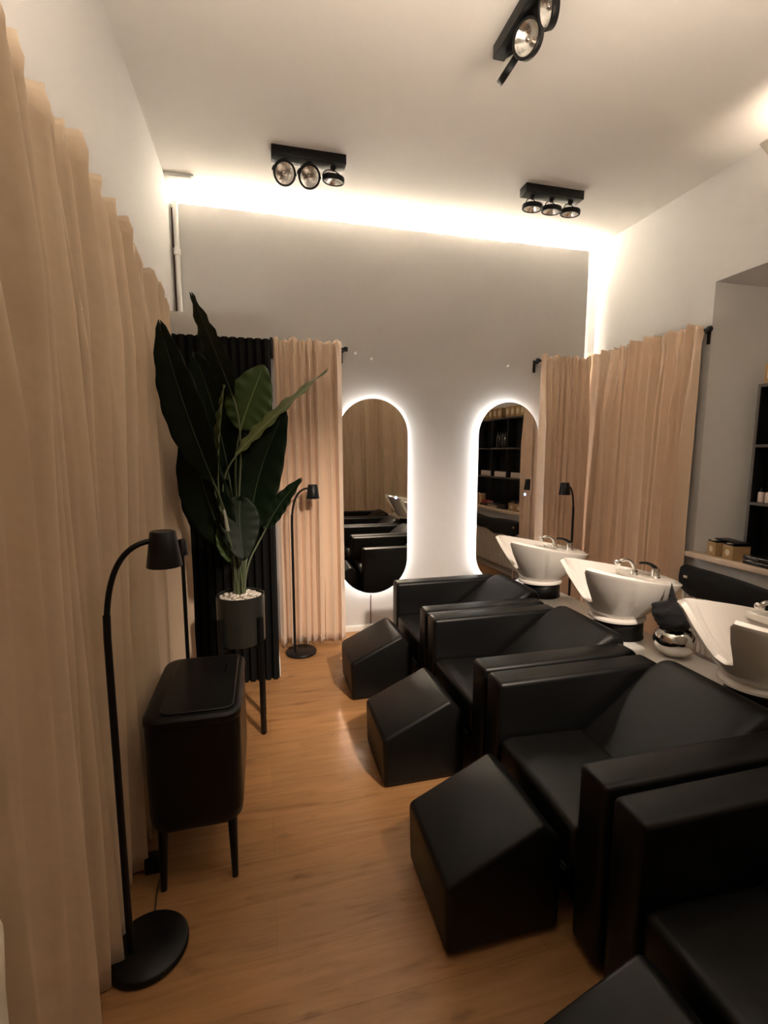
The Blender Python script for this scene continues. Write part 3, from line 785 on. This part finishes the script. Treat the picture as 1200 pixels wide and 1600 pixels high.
# ------------------------------------------------------------------ plant on stand
PX, PY = -.128, 2.50
st = thing('plant_stand', 'black four-legged plant stand in front of the slatted panel', 'plant stand', (PX, PY, 0))
for a in (45, 135, 225, 315):
    m_ = Matrix.Rotation(math.radians(a), 4, 'Z')
    MB().box(.124, .146, -.011, .011, 0, .625, .002, mtx=m_).build('leg', 'blackmetal', st)
MB().box(-.126, .126, -.009, .009, .455, .473, .001, mtx=Matrix.Rotation(PI / 4, 4, 'Z')).build('cross_bar', 'blackmetal', st)
MB().box(-.126, .126, -.009, .009, .4545, .4735, .001, mtx=Matrix.Rotation(-PI / 4, 4, 'Z')).build('cross_bar', 'blackmetal', st)
po = thing('plant_pot', 'dark grey cylindrical pot filled with white pebbles on the black stand', 'plant pot', (PX, PY, .4745))
MB().lathe([(0, 0), (.112, 0), (.118, .006), (.120, .25), (.1165, .252), (.113, .250), (.113, .225), (0, .225)], 56).build('pot_body', 'pot', po, angle=40)
MB().lathe([(0, .2265), (.1125, .2265)], 40).build('soil', 'soil', po)
pb = None; cnt = 0
rnd = random.Random(9)
for lay, (rmax, zz) in enumerate(((.100, .7065), (.078, .7215))):
    sp = .0265
    for iy in range(-6, 7):
        for ix in range(-6, 7):
            x = (ix + .5 * (iy % 2)) * sp + rnd.uniform(-.003, .003); y = iy * sp * .87 + rnd.uniform(-.003, .003)
            if lay: x += .011; y += .008
            if math.hypot(x, y) > rmax or (math.hypot(x, y) < .028): continue
            if lay and rnd.random() < .25: continue
            if pb is None:
                bm = bmesh.new(); bmesh.ops.create_icosphere(bm, subdivisions=2, radius=1)
                from mathutils import noise
                for v in bm.verts:
                    v.co *= 1 + .18 * noise.noise(v.co * 1.3)
                    v.co = Vector((v.co.x * .0145, v.co.y * .0125, v.co.z * .0095))
                mb = MB(); mb._bm(bm); pb = mb.build('pebble', 'pebble', angle=80)
                tag(pb, 'smooth white pebble in the grey plant pot', 'pebble', 'white pebbles in the plant pot'); o = pb
            else:
                o = pb.copy(); COL.objects.link(o)
            o.location = (PX + x, PY + y, zz + rnd.uniform(0, .003))
            o.rotation_euler = (rnd.uniform(-.3, .3), rnd.uniform(-.3, .3), rnd.uniform(0, 6.28)); s_ = rnd.uniform(.85, 1.12); o.scale = (s_, s_, s_)
            cnt += 1

pl = thing('potted_plant', 'tall artificial bird-of-paradise plant with large dark green leaves', 'plant', (PX, PY, .70))
def leaf(b, m, t, hw, tw, mt='leaf', rib='stemdark', fold=.18, pk=.45, fork=.10, stem=True, sx=0., sy=0., ripple=.006, label=None):
    off = Vector((PX, PY, .70))
    P = thru(Vector(b) - off, Vector(m) - off, Vector(t) - off, 26); n = len(P); W = 7
    vs = []; fs = []
    for i, p in enumerate(P):
        u = i / (n - 1)
        tg = (P[min(i + 1, n - 1)] - P[max(i - 1, 0)]).normalized()
        side = Vector((tg.z, 0, -tg.x)).normalized(); nrm = side.cross(tg).normalized()
        a = math.radians(tw) * (.8 + .4 * u)
        sd = side * math.cos(a) + nrm * math.sin(a); nn = sd.cross(tg).normalized()
        prof = (math.sin(PI * min(1, u ** (math.log(.5) / math.log(pk)))) ** .62)
        for j in range(-W, W + 1):
            q = j / W
            wv = hw * prof * q
            f = abs(q)
            fwd = tg * (fork * hw * f * max(0, u - .8) * 4) + tg * (-.25 * hw * (f ** 2) * (1 - u))
            vs.append(p + sd * wv + nn * (fold * hw * prof * f - ripple * math.sin(u * 38 + q * 2) * f * f - .25 * fold * hw * prof * f * f) + fwd)
    K = 2 * W + 1
    for i in range(n - 1):
        for j in range(K - 1): fs.append((i * K + j, i * K + j + 1, (i + 1) * K + j + 1, (i + 1) * K + j))
    o = MB().add(vs, fs).build('leaf', mt, pl, angle=80)
    md = o.modifiers.new('s', 'SOLIDIFY'); md.thickness = .0016; md.offset = 0
    if label: o['label'] = label
    MB().tube([p for p in P[:-2]], [.0045 * (1 - .75 * i / n) for i in range(n - 2)], 8).build('midrib', rib, o)
    if stem:
        base = Vector((sx, sy, .005)); b0 = P[0]; d = (P[1] - P[0]).normalized()
        L_ = (b0 - base).length
        pts = bez([base, base + Vector((sx * .4, sy * .4, L_ * .55)), b0 - d * min(.25, L_ * .4), b0 + d * .01], 14)
        MB().tube(pts, [.0058 - .0018 * i / 14 for i in range(15)], 8).build('stem', 'stem', pl)
D = 'leaf'
leaf((-.127, 2.42, 1.72), (-.200, 2.42, 1.93), (-.275, 2.40, 2.13), .075, 50, sx=-.012, sy=.005, fork=.5)                    # top spike
leaf((-.225, 2.33, 1.33), (-.318, 2.26, 1.65), (-.388, 2.24, 1.96), .095, 20, sx=-.02, sy=-.005, fork=.45, fold=.3)      # big left
leaf((-.180, 2.45, 1.00), (-.272, 2.42, 1.28), (-.300, 2.36, 1.60), .115, 10, sx=-.015, sy=.01)                          # lower left
leaf((-.165, 2.56, 1.33), (-.215, 2.56, 1.62), (-.300, 2.55, 1.92), .135, 15, sx=-.005, sy=.015)                         # centre
leaf((-.090, 2.50, 1.58), (-.045, 2.48, 1.70), (.025, 2.46, 1.865), .112, 12, 'leaflight', 'stempale', fold=.12, sx=.01, sy=0, pk=.48, fork=0, label='bright green rounded leaf')
leaf((-.113, 2.38, 1.435), (.055, 2.38, 1.605), (.306, 2.36, 1.825), .050, 60, 'leafolive', 'stempale', fold=.25, sx=.012, sy=-.01, pk=.5, fork=.6, label='olive leaf seen edge-on, pointing right')
leaf((-.070, 2.60, 1.04), (-.015, 2.58, 1.33), (.120, 2.50, 1.655), .120, 14, sx=.015, sy=.01, fold=.22, pk=.48)          # big right
leaf((.010, 2.62, 1.04), (.085, 2.62, 1.165), (.188, 2.60, 1.29), .050, 30, sx=.02, sy=.015, fork=.7)                     # small right
leaf((-.110, 2.44, 1.21), (-.115, 2.42, 1.08), (-.10, 2.38, .93), .100, 8, sx=-.005, sy=-.015, stem=False, fold=.12, ripple=.002)   # round lower
leaf((-.150, 2.47, 1.12), (-.178, 2.45, 1.02), (-.168, 2.42, .915), .060, 25, 'leaflight', 'stempale', stem=False, fold=.15, label='small mid green leaf hanging low')
leaf((-.200, 2.36, 1.36), (-.184, 2.36, 1.55), (-.155, 2.36, 1.75), .030, 66, 'leafolive', 'stempale', sx=-.01, sy=-.02, fold=.6)
leaf((-.175, 2.36, 1.09), (-.225, 2.36, 1.30), (-.262, 2.36, 1.52), .035, 62, 'leaf', 'stempale', sx=-.02, sy=-.01, fold=.6)
leaf((-.185, 2.52, 1.00), (-.288, 2.50, 1.20), (-.310, 2.47, 1.48), .105, 18, sx=-.02, sy=.02)
leaf((-.150, 2.64, 1.16), (-.180, 2.64, 1.45), (-.190, 2.62, 1.79), .120, 12, sx=0, sy=.02)
leaf((-.100, 2.66, 1.10), (-.060, 2.66, 1.32), (-.030, 2.64, 1.56), .110, 12, sx=.01, sy=.025)
MB().tube([(-.179 - PX, 2.34 - PY, 1.18 - .70), (-.172 - PX, 2.34 - PY, 1.13 - .7), (-.166 - PX, 2.35 - PY, 1.078 - .7)], [.006, .0075, .009], 10).build('cut_stem', 'stub', pl)['label'] = 'pale grey stem sheath'
for i, (dx, dy, tx, tz) in enumerate(((.010, -.012, .035, .42), (.018, -.006, .045, .45), (-.004, -.014, -.01, .40), (.004, .0, .01, .44), (-.028, -.012, -.055, .36))):
    MB().tube(bez([(dx, dy, .004), (dx + .004, dy, .12), (tx * .8, dy, .25), (tx, dy - .01, tz)], 12), .0040, 8).build('stem', 'stem', pl)
MB().tube(bez([(-.012, .01, .0), (-.014, .01, .15), (-.02, .02, .30), (-.02, .02, .46)], 10), [.016 - .0006 * i for i in range(11)], 10).build('trunk', 'leaf', pl)

# ------------------------------------------------------------------ ceiling spotlights
def spot_head(par, x, y, tilt, pan, z0, L_=.043):
    """stem down from the plate, yoke, tilted ring lamp"""
    R = Matrix.Rotation(math.radians(pan), 4, 'Z') @ Matrix.Rotation(math.radians(tilt), 4, 'X')
    C_ = Vector((x, y, z0 - L_ - .028))
    mt = Matrix.Translation(C_) @ R
    h = MB().lathe([(.052, .013), (.064, .014), (.0665, .010), (.0665, -.012), (.063, -.015), (.056, -.014), (.054, -.008), (.052, .006)], 40, mtx=mt, closed=True).build('spot_head', 'blackmetal', par, angle=40)
    MB().lathe([(.0545, -.011), (.048, -.004), (.036, .008), (.020, .018), (.010, .021)], 32, mtx=mt).build('reflector', 'reflector', h, angle=60)
    MB().lathe([(.0, -.009), (.008, -.008), (.012, -.002), (.012, .012), (.010, .021), (.010, .03), (0, .03)], 20, mtx=mt).build('bulb', 'bulbcap', h, angle=50)
    MB().lathe([(.0515, .0105), (.036, .017), (.022, .024), (.012, .030), (0, .031)], 24, mtx=mt).build('lamp_back', 'frost', h, angle=60)
    # yoke: half ring, pivots at local +-x
    pts = []
    for i in range(15):
        a = PI * i / 14; pts.append(mt @ Vector((.0715 * math.cos(a), 0, 0)) * 1)
    Rp = Matrix.Translation(C_) @ Matrix.Rotation(math.radians(pan), 4, 'Z')
    pts = [Rp @ Vector((.0715 * math.cos(PI * i / 14), 0, .050 * math.sin(PI * i / 14))) for i in range(15)]
    MB().tube(pts, .0032, 8).build('yoke', 'blackmetal', h)
    MB().tube([(x, y, z0), (x, y, z0 - .012), (x, y, z0 - .013), (x, y, z0 - L_ + .022)], [.017, .017, .012, .012], 16).build('stem', 'blackmetal', h)
    return h
def spotbar(loc, rotz, heads, label, L_=.435):
    t = thing('ceiling_spotlight', label, 'ceiling light', loc, 'black three-lamp ceiling spotlights', rotz)
    MB().box(-L_ / 2, L_ / 2, -.045, .045, -.055, 0, .003).build('housing', 'blackmetal', t)
    for x, tilt, pan in heads: spot_head(t, x, 0, tilt, pan, -.055)
    return t
spotbar((.325, 3.10, ZC), 0, [(-.145, -56, 12), (0, -50, 10), (.145, 10, 20)], 'black three-lamp ceiling spotlight left, two of its lamps tilted to the camera')
spotbar((1.955, 3.10, ZC), 0, [(-.145, 8, 25), (0, 8, 22), (.145, 8, 20)], 'black three-lamp ceiling spotlight right, all lamps pointing down')
spotbar((1.075, 1.92, ZC), math.radians(90), [(.145, -57, 0), (0, 76, 24), (-.145, 76, -12)], 'black three-lamp ceiling spotlight cut off by the top edge of the picture')

spotbar((1.30, -.50, ZC), 0, [(-.145, 60, 0), (0, 55, -6), (.145, 60, 0)], 'added black three-lamp ceiling spotlight, unseen behind the camera')  # added fixture, out of view, to go with the fill spot

# ------------------------------------------------------------------ plaster uplighters on the right wall
def uplighter(x, y, label):
    t = thing('wall_uplighter', label, 'wall light', (XR, y, 0), 'plaster wall uplighters')
    vs = []; fs = []; n = 5
    def sec(z, d, w): return [(0, -w / 2, z), (-d, -w / 2, z), (-d, w / 2, z), (0, w / 2, z)]
    lv = [sec(3.06, .26, .34), sec(2.84, .10, .20)]
    for s_ in lv: vs += s_
    for i in range(3): fs.append((i, i + 1, 4 + i + 1, 4 + i))
    fs.append((4, 5, 6, 7))
    o = MB().add(vs, fs).build('shade', 'plaster', t, smooth=False)
    md = o.modifiers.new('s', 'SOLIDIFY'); md.thickness = .012; md.offset = 1
    MB().box(-.006, 0, -.05, .05, 2.90, 3.0, .002).build('wall_plate', 'trim', t)
    return t
uplighter(*SCONCES[0], 'beige tapered plaster uplighter on the right wall at the picture edge')
uplighter(*SCONCES[1], 'added beige tapered plaster uplighter on the right wall, unseen beside the camera')  # added out of view for more ambient light

# ------------------------------------------------------------------ cream vessel at the lower left edge
v = thing('floor_vase', 'cream round-rimmed floor vase at the lower left edge of the picture', 'vase', (-.425, .56, 0))
MB().lathe([(0, .001), (.09, .001), (.10, .01), (.105, .3), (.112, .80), (.116, .872), (.112, .878), (.107, .872), (.10, .70), (.09, .4), (0, .39)], 44).build('vase_body', 'vase', v, angle=50)

# shared meshes between copied furniture keep identical materials; nothing else to do
